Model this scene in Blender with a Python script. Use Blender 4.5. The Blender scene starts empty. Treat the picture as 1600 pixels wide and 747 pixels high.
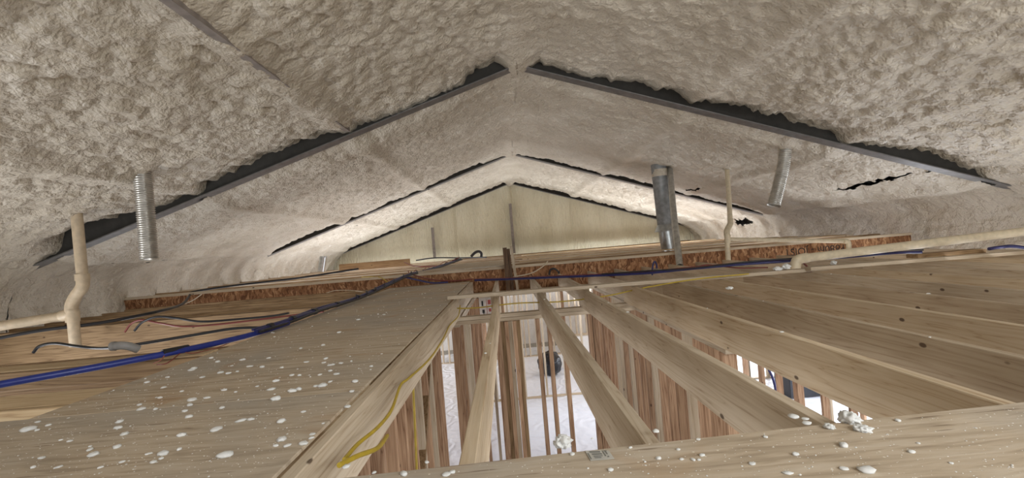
import bpy, bmesh, math, random
from mathutils import Vector, Matrix, noise
random.seed(11)
C = bpy.context.scene.collection
S = bpy.context.scene

# ---------------------------------------------------------------- camera
F = 730.0
CAM = Vector((0.0, 0.0, 0.467))
ROLL = math.radians(4.7)
Yc = Vector(((790-800)/F, (373.5-385)/F, -1)).normalized()
Zc = Vector((-math.sin(ROLL), math.cos(ROLL), 0))
Zc = (Zc - Yc*Zc.dot(Yc)).normalized()
Xc = Yc.cross(Zc)
M3 = Matrix((Xc, Yc, Zc))              # camera vector -> world vector
cam = bpy.data.cameras.new('camera')
camo = bpy.data.objects.new('camera', cam); C.objects.link(camo)
cam.sensor_width = 36; cam.lens = F/1600*36; cam.clip_start = 0.02; cam.clip_end = 200
camo.matrix_world = Matrix.Translation(CAM) @ M3.to_4x4()
S.camera = camo

def ray(px, py): return M3 @ Vector(((px-800)/F, (373.5-py)/F, -1))
def at(px, py, Y):                      # pixel + depth -> point
    d = ray(px, py); return CAM + d*(Y/d.y)
def atz(px, py, z):                     # pixel + height -> point
    d = ray(px, py); return CAM + d*((z-CAM.z)/d.z)

# ---------------------------------------------------------------- world, lights, exposure
S.view_settings.view_transform = 'Standard'; S.view_settings.look = 'None'
S.view_settings.gamma = 1; S.view_settings.use_curve_mapping = False
S.view_settings.exposure = 0.0
w = bpy.data.worlds.new('world'); S.world = w; w.use_nodes = True
bg = w.node_tree.nodes['Background']; bg.inputs[0].default_value = (0.97, 0.97, 1.0, 1); bg.inputs[1].default_value = 1.7

def area(name, loc, target, sx, sy, power, col=(1, 1, 1)):
    l = bpy.data.lights.new(name, 'AREA'); l.shape = 'RECTANGLE'; l.size = sx; l.size_y = sy
    l.energy = power; l.color = col
    o = bpy.data.objects.new(name, l); C.objects.link(o); o.location = loc
    o.rotation_euler = (Vector(target)-Vector(loc)).to_track_quat('-Z', 'Y').to_euler()
    return o
BLUE = (0.86, 0.91, 1.0)
# fill lamp added inside the attic behind the camera, lights deck and joist tops
area('attic_opening_light', (2.5, -1.3, 1.5), (0.8, 2.4, -0.6), 2.8, 1.0, 120, (0.96, 0.98, 1.0))
# daylight through the ground-floor openings
area('window_light_left', (-5.6, 12.2, -1.5), (0, 12.0, -1.6), 3.4, 2.0, 170, BLUE)
area('window_light_right', (6.1, 12.2, -1.5), (0, 12.0, -1.6), 3.4, 2.0, 170, BLUE)
area('window_light_right_near', (6.1, 7.0, -1.5), (0, 7, -2.2), 2.2, 1.8, 150, BLUE)
area('window_light_right_front', (6.1, 2.6, -1.4), (0, 2.6, -1.6), 2.2, 1.6, 150, (0.95, 0.96, 1.0))  # added fill for the dark near studs, right side
area('window_light_left_front', (-5.6, 2.6, -1.4), (0, 2.6, -1.6), 2.2, 1.6, 150, (0.95, 0.96, 1.0))  # same added fill from the left side
area('window_light_left_near', (-5.6, 7.0, -1.5), (0, 7, -2.2), 2.2, 1.8, 80, BLUE)
area('bounce_room', (2.2, 8.6, -0.45), (2.0, 8.9, -2.8), 3.0, 2.0, 70, (0.88, 0.93, 1.0))  # added fill under the far floor, brightens the plastic sheeting
# unseen fill areas added below the far floor to brighten the roof bays
area('work_flood_left', (-3.2, 12.6, -1.0), (-2.6, 12.6, 2.0), 4.6, 3.6, 200, (0.88, 0.92, 1.0))
area('work_flood_right', (3.7, 12.6, -1.0), (3.0, 12.6, 2.0), 3.8, 3.6, 320, (0.90, 0.93, 1.0))
area('work_flood_near', (-3.2, 8.8, -1.0), (-3.0, 8.8, 2.0), 3.6, 2.4, 60, (0.97, 0.97, 1.0))

# ---------------------------------------------------------------- materials
def lin(c):
    return tuple(((v/255)/12.92 if v/255 <= 0.04045 else ((v/255+0.055)/1.055)**2.4) for v in c) + (1,)
def newmat(name, rough=0.6, metal=0.0, col=None, spec=0.5):
    m = bpy.data.materials.new(name); m.use_nodes = True
    b = m.node_tree.nodes['Principled BSDF']
    b.inputs['Roughness'].default_value = rough; b.inputs['Metallic'].default_value = metal
    b.inputs['Specular IOR Level'].default_value = spec
    if col: b.inputs['Base Color'].default_value = lin(col)
    return m, m.node_tree.nodes, m.node_tree.links, b
def node(ns, t, **kw):
    n = ns.new(t)
    for k, v in kw.items():
        if k in n.inputs: n.inputs[k].default_value = v
        else: setattr(n, k, v)
    return n
def coords(ns, ls, scale, rand=True, obj=True):
    tc = ns.new('ShaderNodeTexCoord'); oi = ns.new('ShaderNodeObjectInfo')
    add = ns.new('ShaderNodeVectorMath'); add.operation = 'ADD'
    sc = ns.new('ShaderNodeVectorMath'); sc.operation = 'SCALE'; sc.inputs[3].default_value = 37.0
    comb = ns.new('ShaderNodeCombineXYZ')
    for i in range(3): ls.new(oi.outputs['Random'], comb.inputs[i])
    ls.new(comb.outputs[0], sc.inputs[0])
    ls.new(tc.outputs['Object'], add.inputs[0])
    if rand: ls.new(sc.outputs[0], add.inputs[1])
    mp = ns.new('ShaderNodeMapping'); mp.inputs['Scale'].default_value = scale
    ls.new(add.outputs[0], mp.inputs[0])
    return mp, add, oi
def ramp(ns, stops):
    r = ns.new('ShaderNodeValToRGB'); e = r.color_ramp.elements
    e[0].position, e[0].color = stops[0][0], lin(stops[0][1])
    e[1].position, e[1].color = stops[-1][0], lin(stops[-1][1])
    for p, c in stops[1:-1]:
        x = e.new(p); x.color = lin(c)
    return r
def mix(ns, ls, fac, a, b, mode='MIX'):
    m = ns.new('ShaderNodeMix'); m.data_type = 'RGBA'; m.blend_type = mode
    for s, i in ((fac, 0), (a, 6), (b, 7)):
        if hasattr(s, 'is_output'): ls.new(s, m.inputs[i])
        else: m.inputs[i].default_value = s
    return m.outputs[2]
def bump(ns, ls, h, b, strength, dist):
    n = ns.new('ShaderNodeBump'); n.inputs['Strength'].default_value = strength; n.inputs['Distance'].default_value = dist
    ls.new(h, n.inputs['Height']); ls.new(n.outputs[0], b.inputs['Normal']); return n

def wood(name, dark, mid, light, axis, knots=True, ring=17.0, rough=0.7, vary=0.35):
    m, ns, ls, b = newmat(name, rough, spec=0.3)
    sc = [ring, ring, ring]; sc[axis] = ring*0.05
    mp, base, oi = coords(ns, ls, sc)
    n1 = node(ns, 'ShaderNodeTexNoise', Scale=1.0, Detail=3.0, Distortion=0.25); ls.new(mp.outputs[0], n1.inputs['Vector'])
    mul = ns.new('ShaderNodeMath'); mul.operation = 'MULTIPLY'; mul.inputs[1].default_value = 8.0; ls.new(n1.outputs[0], mul.inputs[0])
    fr = ns.new('ShaderNodeMath'); fr.operation = 'PINGPONG'; fr.inputs[1].default_value = 0.5; ls.new(mul.outputs[0], fr.inputs[0])
    sc2 = [110, 110, 110]; sc2[axis] = 3.0
    mp2 = ns.new('ShaderNodeMapping'); mp2.inputs['Scale'].default_value = sc2; ls.new(base.outputs[0], mp2.inputs[0])
    n2 = node(ns, 'ShaderNodeTexNoise', Scale=1.0, Detail=2.0); ls.new(mp2.outputs[0], n2.inputs['Vector'])
    r = ramp(ns, [(0.0, dark), (0.10, mid), (0.5, light)])
    add = ns.new('ShaderNodeMath'); add.operation = 'MULTIPLY_ADD'; add.inputs[1].default_value = 0.28
    ls.new(n2.outputs[0], add.inputs[0]); ls.new(fr.outputs[0], add.inputs[2])
    sub = ns.new('ShaderNodeMath'); sub.operation = 'SUBTRACT'; sub.inputs[1].default_value = 0.10; ls.new(add.outputs[0], sub.inputs[0])
    ls.new(sub.outputs[0], r.inputs[0])
    col = r.outputs[0]
    # broad tone change along the board
    n3 = node(ns, 'ShaderNodeTexNoise', Scale=1.3, Detail=2.0); ls.new(base.outputs[0], n3.inputs['Vector'])
    r3 = ramp(ns, [(0.3, tuple(int(v*0.86) for v in (255, 250, 245))), (0.7, (255, 255, 255))]); ls.new(n3.outputs[0], r3.inputs[0])
    col = mix(ns, ls, 1.0, col, r3.outputs[0], 'MULTIPLY')
    hv = ns.new('ShaderNodeHueSaturation'); mr = ns.new('ShaderNodeMapRange')
    mr.inputs[3].default_value = 1-vary; mr.inputs[4].default_value = 1+vary*0.5
    ls.new(oi.outputs['Random'], mr.inputs[0]); ls.new(mr.outputs[0], hv.inputs['Value']); ls.new(col, hv.inputs['Color'])
    col = hv.outputs[0]
    if knots:
        sk = [4.6, 4.6, 4.6]; sk[axis] = 2.6
        mk = ns.new('ShaderNodeMapping'); mk.inputs['Scale'].default_value = sk; ls.new(base.outputs[0], mk.inputs[0])
        v = node(ns, 'ShaderNodeTexVoronoi', Scale=1.5); ls.new(mk.outputs[0], v.inputs['Vector'])
        rk = ns.new('ShaderNodeMapRange'); rk.inputs[1].default_value = 0.05; rk.inputs[2].default_value = 0.075
        rk.inputs[3].default_value = 0.85; rk.inputs[4].default_value = 0.0; ls.new(v.outputs['Distance'], rk.inputs[0])
        col = mix(ns, ls, rk.outputs[0], col, lin((62, 40, 26)))
    ls.new(col, b.inputs['Base Color'])
    bump(ns, ls, n2.outputs[0], b, 0.25, 0.004)
    return m
JO = ((170, 150, 126), (196, 180, 156), (206, 192, 170))
RD = ((122, 90, 66), (168, 134, 106), (196, 164, 134))
MAT = {}
for ax, nm in enumerate('XYZ'):
    MAT['pine'+nm] = wood('pine_board_'+nm.lower(), *JO, ax, vary=0.16)
    MAT['pineb'+nm] = wood('warm_pine_board_'+nm.lower(), (174, 148, 118), (204, 184, 154), (214, 197, 170), ax, vary=0.1)
    MAT['pinec'+nm] = wood('greyed_pine_board_'+nm.lower(), (150, 130, 106), (178, 160, 136), (190, 174, 150), ax, vary=0.1)
    MAT['fir'+nm] = wood('fir_stud_'+nm.lower(), *RD, ax, vary=0.22)
    MAT['old'+nm] = wood('old_plank_'+nm.lower(), (52, 38, 28), (84, 64, 48), (112, 88, 66), ax, vary=0.1)
    MAT['gold'+nm] = wood('golden_pine_'+nm.lower(), (166, 138, 104), (198, 172, 134), (212, 190, 154), ax, vary=0.16)
    MAT['brown'+nm] = wood('brown_lumber_'+nm.lower(), (100, 76, 52), (138, 112, 80), (162, 136, 102), ax, vary=0.15)

def plywood(name):
    m, ns, ls, b = newmat(name, 0.75, spec=0.25)
    mp, base, oi = coords(ns, ls, (5.0, 40, 8))
    n1 = node(ns, 'ShaderNodeTexNoise', Scale=1.0, Detail=5.0, Distortion=0.8); ls.new(mp.outputs[0], n1.inputs['Vector'])
    r = ramp(ns, [(0.30, (162, 146, 124)), (0.5, (188, 172, 149)), (0.70, (200, 187, 167))]); ls.new(n1.outputs[0], r.inputs[0])
    # grey weathered patches
    n2 = node(ns, 'ShaderNodeTexNoise', Scale=1.7, Detail=4.0, Distortion=0.5); ls.new(base.outputs[0], n2.inputs['Vector'])
    r2 = ns.new('ShaderNodeMapRange'); r2.inputs[1].default_value = 0.42; r2.inputs[2].default_value = 0.66; r2.inputs[4].default_value = 0.6
    ls.new(n2.outputs[0], r2.inputs[0])
    col = mix(ns, ls, r2.outputs[0], r.outputs[0], lin((166, 160, 150)))
    n5 = node(ns, 'ShaderNodeTexNoise', Scale=3.2, Detail=5.0, Distortion=1.0); ls.new(base.outputs[0], n5.inputs['Vector'])
    r5 = ns.new('ShaderNodeMapRange'); r5.inputs[1].default_value = 0.56; r5.inputs[2].default_value = 0.72; r5.inputs[4].default_value = 0.55
    ls.new(n5.outputs[0], r5.inputs[0])
    col = mix(ns, ls, r5.outputs[0], col, lin((172, 138, 100)))
    # short dark checks in the veneer
    mp3 = ns.new('ShaderNodeMapping'); mp3.inputs['Scale'].default_value = (5, 60, 10); ls.new(base.outputs[0], mp3.inputs[0])
    n3 = node(ns, 'ShaderNodeTexNoise', Scale=1.0, Detail=3.0); ls.new(mp3.outputs[0], n3.inputs['Vector'])
    r3 = ns.new('ShaderNodeMapRange'); r3.inputs[1].default_value = 0.66; r3.inputs[2].default_value = 0.71; r3.inputs[4].default_value = 0.6
    ls.new(n3.outputs[0], r3.inputs[0])
    col = mix(ns, ls, r3.outputs[0], col, lin((96, 74, 52)))
    # overspray speckle
    v = node(ns, 'ShaderNodeTexVoronoi', Scale=34.0); ls.new(base.outputs[0], v.inputs['Vector'])
    r4 = ns.new('ShaderNodeMapRange'); r4.inputs[1].default_value = 0.07; r4.inputs[2].default_value = 0.10; r4.inputs[3].default_value = 0.8; r4.inputs[4].default_value = 0
    ls.new(v.outputs['Distance'], r4.inputs[0])
    col = mix(ns, ls, r4.outputs[0], col, lin((226, 220, 204)))
    ls.new(col, b.inputs['Base Color'])
    bump(ns, ls, n1.outputs[0], b, 0.3, 0.004)
    return m
MAT['ply'] = plywood('weathered_plywood')

def osb():
    m, ns, ls, b = newmat('strand_board', 0.75, spec=0.2)
    mp, base, oi = coords(ns, ls, (1, 1, 1))
    n = node(ns, 'ShaderNodeTexNoise', Scale=9.0, Detail=2.0); ls.new(mp.outputs[0], n.inputs['Vector'])
    ad = ns.new('ShaderNodeVectorMath'); ad.operation = 'MULTIPLY_ADD'; ad.inputs[1].default_value = (0.12, 0.12, 0.12)
    ls.new(n.outputs[1], ad.inputs[0]); ls.new(mp.outputs[0], ad.inputs[2])
    mp2 = ns.new('ShaderNodeMapping'); mp2.inputs['Rotation'].default_value = (0, 0.6, 0); mp2.inputs['Scale'].default_value = (48, 18, 15); ls.new(ad.outputs[0], mp2.inputs[0])
    v = node(ns, 'ShaderNodeTexVoronoi', Scale=1.0); ls.new(mp2.outputs[0], v.inputs['Vector'])
    r = ramp(ns, [(0.0, (104, 70, 48)), (0.4, (138, 98, 68)), (0.75, (160, 118, 84)), (1.0, (190, 150, 112))])
    sp = ns.new('ShaderNodeSeparateColor'); ls.new(v.outputs['Color'], sp.inputs[0]); ls.new(sp.outputs[0], r.inputs[0])
    ls.new(r.outputs[0], b.inputs['Base Color']); bump(ns, ls, v.outputs['Distance'], b, 0.3, 0.003)
    return m
MAT['osb'] = osb()

def foam(name, lo, hi, vs=20.0, bs=0.8, rough=0.5, spec=0.5, stretch=(1, 1, 1), bd=0.02):
    m, ns, ls, b = newmat(name, rough, spec=spec)
    mp, base, oi = coords(ns, ls, stretch, rand=False)
    n1 = node(ns, 'ShaderNodeTexNoise', Scale=1.4, Detail=4.0); ls.new(mp.outputs[0], n1.inputs['Vector'])
    r = ramp(ns, [(0.3, lo), (0.7, hi)]); ls.new(n1.outputs[0], r.inputs[0]); ls.new(r.outputs[0], b.inputs['Base Color'])
    nd = node(ns, 'ShaderNodeTexNoise', Scale=vs*0.6, Detail=2.0); ls.new(mp.outputs[0], nd.inputs['Vector'])
    ad = ns.new('ShaderNodeVectorMath'); ad.operation = 'MULTIPLY_ADD'; ad.inputs[1].default_value = (0.09, 0.09, 0.09)
    ls.new(nd.outputs[1], ad.inputs[0]); ls.new(mp.outputs[0], ad.inputs[2])
    v = node(ns, 'ShaderNodeTexVoronoi', Scale=vs, feature='SMOOTH_F1'); v.inputs['Smoothness'].default_value = 0.35; ls.new(ad.outputs[0], v.inputs['Vector'])
    n2 = node(ns, 'ShaderNodeTexNoise', Scale=vs*2.6, Detail=3.0); ls.new(mp.outputs[0], n2.inputs['Vector'])
    mm = ns.new('ShaderNodeMath'); mm.operation = 'MULTIPLY_ADD'; mm.inputs[1].default_value = -1.0
    ls.new(v.outputs['Distance'], mm.inputs[0]); ls.new(n2.outputs[0], mm.inputs[2])
    bump(ns, ls, mm.outputs[0], b, bs, bd)
    return m
MAT['foam'] = foam('spray_foam', (178, 167, 148), (202, 193, 176), vs=20.0, bs=0.75, rough=0.38, bd=0.022)
MAT['foam_gable'] = foam('smooth_cream_foam', (214, 206, 176), (232, 226, 200), vs=16, bs=0.9, rough=0.55, stretch=(1.5, 1, 0.35), bd=0.03)
MAT['crumb'] = foam('foam_crumb', (232, 234, 230), (246, 246, 242), vs=90, bs=0.5, rough=0.7, bd=0.003)
MAT['foam_bright'] = foam('white_wall_foam', (214, 210, 204), (232, 230, 226), vs=16, bs=0.5, bd=0.012)

def metal(name, col, rough=0.4, mt=0.8, speck=True):
    m, ns, ls, b = newmat(name, rough, mt)
    mp, base, oi = coords(ns, ls, (1, 1, 1))
    n = node(ns, 'ShaderNodeTexNoise', Scale=14.0, Detail=4.0); ls.new(mp.outputs[0], n.inputs['Vector'])
    r = ramp(ns, [(0.3, tuple(int(c*0.82) for c in col)), (0.7, col)]); ls.new(n.outputs[0], r.inputs[0])
    ls.new(r.outputs[0], b.inputs['Base Color'])
    return m
MAT['steel'] = metal('grey_painted_steel', (118, 116, 114), 0.45, 0.35)
MAT['web'] = metal('dusty_grey_steel', (52, 50, 46), 0.8, 0.0)  # rafter web: shadow above the flange is put into this dark colour
MAT['purlin'] = metal('galvanised_purlin', (148, 138, 130), 0.6, 0.2)
MAT['galv'] = metal('galvanised_duct', (190, 194, 194), 0.3, 0.9)
MAT['dull'] = metal('dull_zinc_duct', (150, 152, 152), 0.55, 0.6)
MAT['flex'] = metal('aluminium_flex', (205, 203, 196), 0.35, 0.85)
def plain(name, col, rough=0.5, bumpy=0.0):
    m, ns, ls, b = newmat(name, rough)
    mp, base, oi = coords(ns, ls, (1, 1, 1))
    n = node(ns, 'ShaderNodeTexNoise', Scale=22.0, Detail=3.0); ls.new(mp.outputs[0], n.inputs['Vector'])
    r = ramp(ns, [(0.3, tuple(int(c*0.9) for c in col)), (0.7, col)]); ls.new(n.outputs[0], r.inputs[0])
    ls.new(r.outputs[0], b.inputs['Base Color'])
    if bumpy: bump(ns, ls, n.outputs[0], b, bumpy, 0.01)
    return m
MAT['pvc'] = plain('cream_pvc', (214, 200, 172), 0.45)
MAT['pvc2'] = plain('dusty_pvc', (196, 178, 150), 0.5)
MAT['greypvc'] = plain('grey_conduit', (140, 138, 134), 0.5)
MAT['blue'] = plain('blue_pex', (32, 48, 126), 0.35)
MAT['navy'] = plain('navy_pex', (34, 36, 92), 0.4)
MAT['black'] = plain('black_cable', (30, 30, 34), 0.45)
MAT['red'] = plain('maroon_cable', (118, 52, 42), 0.45)
MAT['copper'] = plain('copper_brown_wire', (150, 92, 72), 0.45)
MAT['yellow'] = plain('yellow_cable', (186, 160, 46), 0.5)
MAT['cord'] = plain('white_string', (214, 200, 176), 0.7)
MAT['bag'] = plain('black_plastic_bag', (20, 22, 28), 0.25, 1.0)
MAT['tool'] = plain('black_tool_case', (26, 28, 34), 0.4)
MAT['paper'] = plain('printed_paper', (226, 222, 216), 0.7)
MAT['ink'] = plain('black_ink', (24, 24, 30), 0.6)
MAT['inkred'] = plain('red_ink', (176, 84, 78), 0.6)
MAT['label'] = plain('pale_paper_label', (196, 194, 184), 0.7)
MAT['labelink'] = plain('faded_grey_ink', (128, 128, 122), 0.7)
MAT['osbink'] = plain('dark_board_print', (44, 30, 22), 0.7)
MAT['bluebox'] = plain('blue_plastic_box', (36, 70, 160), 0.4)
MAT['concrete'] = plain('bare_concrete', (170, 166, 158), 0.8)
MAT['sheathing'] = plain('pale_sheathing', (206, 204, 200), 0.8)
def plastic():
    m, ns, ls, b = newmat('white_plastic_sheeting', 0.35, col=(232, 236, 246))
    mp, base, oi = coords(ns, ls, (1, 1, 1), rand=False)
    n = node(ns, 'ShaderNodeTexNoise', Scale=3.0, Detail=4.0, Distortion=2.2); ls.new(mp.outputs[0], n.inputs['Vector'])
    n2 = node(ns, 'ShaderNodeTexWave', Scale=1.3, Distortion=22.0, Detail=3.0); ls.new(mp.outputs[0], n2.inputs['Vector'])
    a = ns.new('ShaderNodeMath'); a.operation = 'ADD'; ls.new(n.outputs[0], a.inputs[0]); ls.new(n2.outputs['Fac'], a.inputs[1])
    bump(ns, ls, a.outputs[0], b, 0.4, 0.03)
    return m
MAT['plastic'] = plastic()

# ---------------------------------------------------------------- mesh helpers
class MB:
    def __init__(s): s.v = []; s.f = []; s.sm = []
    def poly(s, vs, fs, smooth=False):
        o = len(s.v); s.v += [Vector(p) for p in vs]
        for f in fs: s.f.append([o+i for i in f]); s.sm.append(smooth)
    def box(s, x0, x1, y0, y1, z0, z1, bev=0.0):
        if bev <= 0 or bev*2.2 > min(x1-x0, y1-y0, z1-z0):
            vs = [(x, y, z) for x in (x0, x1) for y in (y0, y1) for z in (z0, z1)]
            s.poly(vs, [(0, 1, 3, 2), (4, 6, 7, 5), (0, 4, 5, 1), (2, 3, 7, 6), (0, 2, 6, 4), (1, 5, 7, 3)])
        else:
            bm = bmesh.new()
            bmesh.ops.create_cube(bm, size=1)
            for v in bm.verts:
                v.co = Vector((x0+(v.co.x+.5)*(x1-x0), y0+(v.co.y+.5)*(y1-y0), z0+(v.co.z+.5)*(z1-z0)))
            bmesh.ops.bevel(bm, geom=list(bm.edges), offset=bev, segments=1, affect='EDGES')
            bm.verts.index_update()
            s.poly([v.co.copy() for v in bm.verts], [[v.index for v in f.verts] for f in bm.faces]); bm.free()
        return s
    def beam(s, p, q, wd, ht, up=(0, 0, 1)):      # board from p to q, width wd, height ht
        p = Vector(p); q = Vector(q); t = (q-p).normalized(); u = Vector(up); sd = t.cross(u).normalized(); u = sd.cross(t)
        vs = [c + sd*a*wd/2 + u*b*ht/2 for c in (p, q) for a in (-1, 1) for b in (-1, 1)]
        s.poly(vs, [(0, 1, 3, 2), (4, 6, 7, 5), (0, 4, 5, 1), (2, 3, 7, 6), (0, 2, 6, 4), (1, 5, 7, 3)]); return s
    def tube(s, pts, r, n=10, cap=True, closed_smooth=True):
        pts = [Vector(p) for p in pts]; k = len(pts)
        rr = r if isinstance(r, (list, tuple)) else [r]*k
        t0 = (pts[1]-pts[0]).normalized()
        u = t0.orthogonal().normalized(); vs = []; fs = []
        for i, p in enumerate(pts):
            t = (pts[min(i+1, k-1)]-pts[max(i-1, 0)]).normalized()
            u = (u - t*u.dot(t)).normalized(); w_ = t.cross(u)
            for j in range(n):
                a = 2*math.pi*j/n; vs.append(p+(u*math.cos(a)+w_*math.sin(a))*rr[i])
        for i in range(k-1):
            for j in range(n):
                fs.append((i*n+j, i*n+(j+1) % n, (i+1)*n+(j+1) % n, (i+1)*n+j))
        s.poly(vs, fs, True)
        if cap:
            s.poly(vs[:n], [tuple(range(n))[::-1]]); s.poly(vs[-n:], [tuple(range(n))])
        return s
    def build(s, name, mat, parent=None, origin=None):
        if origin is None:
            xs = [v.x for v in s.v]; ys = [v.y for v in s.v]; zs = [v.z for v in s.v]
            origin = Vector(((min(xs)+max(xs))/2, (min(ys)+max(ys))/2, min(zs)))
        origin = Vector(origin)
        me = bpy.data.meshes.new(name)
        me.from_pydata([tuple(v-origin) for v in s.v], [], s.f)
        me.polygons.foreach_set('use_smooth', s.sm)
        bm = bmesh.new(); bm.from_mesh(me); bmesh.ops.recalc_face_normals(bm, faces=bm.faces); bm.to_mesh(me); bm.free()
        me.materials.append(mat if not isinstance(mat, str) else MAT[mat])
        o = bpy.data.objects.new(name, me); C.objects.link(o)
        if parent is not None:
            o.parent = parent; o.location = origin - WORLD[parent.name]
        else: o.location = origin
        WORLD[o.name] = origin
        return o
WORLD = {}
def tag(o, label=None, cat=None, group=None, kind=None):
    if label: o['label'] = label
    if cat: o['category'] = cat
    if group: o['group'] = group
    if kind: o['kind'] = kind
    return o
def empty(name, loc, label, cat, group=None, kind=None):
    o = bpy.data.objects.new(name, None); C.objects.link(o); o.location = loc; o.empty_display_size = 0.1
    WORLD[o.name] = Vector(loc); return tag(o, label, cat, group, kind)
def struct(o): o['kind'] = 'structure'; return o
def smooth_path(pts, n=8):
    pts = [Vector(p) for p in pts]; P = [2*pts[0]-pts[1]]+pts+[2*pts[-1]-pts[-2]]; out = []
    for i in range(1, len(P)-2):
        a, b_, c, d = P[i-1], P[i], P[i+1], P[i+2]
        for k in range(n):
            t = k/n
            out.append(0.5*((2*b_)+(c-a)*t+(2*a-5*b_+4*c-d)*t*t+(3*b_-a-3*c+d)*t**3))
    out.append(pts[-1]); return out
def sstep(a, b_, x):
    t = max(0, min(1, (x-a)/(b_-a))); return t*t*(3-2*t)

# ---------------------------------------------------------------- the roof
RX, RH, PITCH = 0.30, 2.05, math.radians(18.2)      # ridge x, flange height above the camera, slope
TP = math.tan(PITCH)
def flange_z(x): return CAM.z + RH - TP*abs(x-RX)
HALF = 6.0; ARC = 0.75
XE = HALF-ARC*(1-math.sin(PITCH)); LS = XE/math.cos(PITCH); LA = ARC*(math.pi/2-PITCH); LV = 0.75
LT = LS+LA+LV
def prof(s):                              # s along the foam surface from the ridge, returns (dx, dz, theta)
    if s < LS: return s*math.cos(PITCH), -s*math.sin(PITCH), PITCH
    if s < LS+LA:
        a = PITCH+(s-LS)/ARC
        return XE+ARC*(math.sin(a)-math.sin(PITCH)), -XE*TP-ARC*(math.cos(PITCH)-math.cos(a)), a
    return HALF, -XE*TP-ARC*math.cos(PITCH)-(s-LS-LA), math.pi/2
FRAMES = [5.30, 10.40, 15.30]
PURL = [1.95, 3.72, 5.35]
def billow(p): return abs(noise.noise(p))
SLITS = [(5.05, 5.75, 7.15, 0.035), (5.05, 5.38, 5.6, 0.03), (-5.79, 6.2, 7.9, 0.016), (3.76, 9.1, 9.9, 0.03), (6.05, 11.3, 12.1, 0.11), (-4.1, 11.3, 11.6, 0.02)]
def in_slit(s, y):
    for s0, a, b_, h in SLITS:
        if a < y < b_:
            e = min(1, (y-a)/0.2, (b_-y)/0.2)
            c = s0+0.05*noise.noise(Vector((y*1.7, s0, 0)))
            if abs(s-c) < h*(0.3+0.7*e)+h*0.9*noise.noise(Vector((y*9, s*2, s0))): return True
    return False
def roof(name, y0, y1, step, mid, gap0, gap1, lump):
    ny = int((y1-y0)/step)+1; nsd = int(LT/step)
    ss = [-LT+i*(2*LT)/(2*nsd) for i in range(2*nsd+1)]
    vs = []; N = noise.noise
    for j in range(ny+1):
        y = y0+(y1-y0)*j/ny
        for s in ss:
            sg = 1 if s >= 0 else -1; a = abs(s)
            dx, dz, th = prof(a)
            x = RX+sg*dx; z = CAM.z+RH+dz
            fade = 1.0 if a < LS-0.2 else max(0.0, 1-(a-LS+0.2)/0.8)
            q = Vector((x, y, z))
            pr = 0.0; flat = 0.0
            for k, pp in enumerate(PURL+[0.0]):
                d = abs((dx if pp else s)-pp); wv = 0.04*N(Vector((pp*7, y*1.5, 3)))
                e = math.exp(-((d+wv)/0.10)**2); pr += e*0.055; flat = max(flat, e)
            fz = 1.0
            off = mid+0.05*N(q*0.9)+0.03*N(q*2.3)
            n1 = y-y0; n2 = y1-y
            nn = N(Vector((s*0.75, y0*3.1+1.7, sg*5.0))); rag = 0.05*N(Vector((s*6, y1, 2)))+0.035*N(Vector((s*19, y1, 5)))
            if gap1 is not None and n2 < 0.55:
                g = gap1(s, nn)+rag
                g = max(g, 0.035)*(1-0.6*flat)*(1-sstep(0.22, 0.05, a))-0.03*sstep(0.22, 0.05, a)
                g *= sstep(LS+0.15, LS-0.35, a)
                pr *= sstep(0.05, 0.5, n2) if a > 0.3 else 1
                fz = sstep(0.0, 0.25, n2)
                t = sstep(0.55, 0.0, n2); off = off*(1-t)+g*t
            if gap0 is not None and n1 < 0.4:
                t = sstep(0.4, 0.0, n1); off = off*(1-t)+(gap0+rag)*t
            off *= fade
            lf = lump*(1-0.55*flat)
            w1 = Vector((N(q*3.1), N(q*3.1+Vector((9, 0, 0))), 0))*0.10
            qq = (q+w1*0.6)*8.5; d1 = noise.voronoi(qq)[0][0]; d2 = noise.voronoi(q*17+w1*9)[0][0]
            b_ = 0.034*billow((q+w1)*4.2)+0.042*max(0.0, 1-1.5*d1*d1)+0.018*max(0.0, 1-1.5*d2*d2)
            dn = pr-off+(0.0+(b_-0.045)*lf)*(0.35+0.65*fz)
            vs.append((x-sg*math.sin(th)*dn if a > 0.0 else x, y, z-math.cos(th)*dn))
    W = len(ss); fs = [(j*W+i, j*W+i+1, (j+1)*W+i+1, (j+1)*W+i) for j in range(ny) for i in range(W-1)
          if not in_slit(ss[i], y0+(y1-y0)*(j+0.5)/ny)]
    me = bpy.data.meshes.new(name); me.from_pydata(vs, [], fs)
    me.polygons.foreach_set('use_smooth', [True]*len(fs)); me.materials.append(MAT['foam'])
    o = bpy.data.objects.new(name, me); C.objects.link(o); return struct(o)
g1 = lambda s, n: (0.13+0.16*max(n, -0.3)) if s > 0 else (0.15+0.22*n+0.06*sstep(-3.0, -4.5, s))
g2 = lambda s, n: (0.20+0.14*n) if s > 0 else (0.36+0.16*n-0.6*sstep(-1.0, -0.4, s))
g3 = lambda s, n: 0.19+0.2*n
roof('ceiling', -3.0, FRAMES[0]+0.07, 0.024, 0.07, None, g1, 1.0)
roof('ceiling', FRAMES[0]+0.08, FRAMES[1]+0.07, 0.030, -0.02, 0.06, g2, 0.8)
roof('ceiling', FRAMES[1]+0.08, FRAMES[2]+0.07, 0.034, 0.04, 0.06, g3, 1.1)
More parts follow.
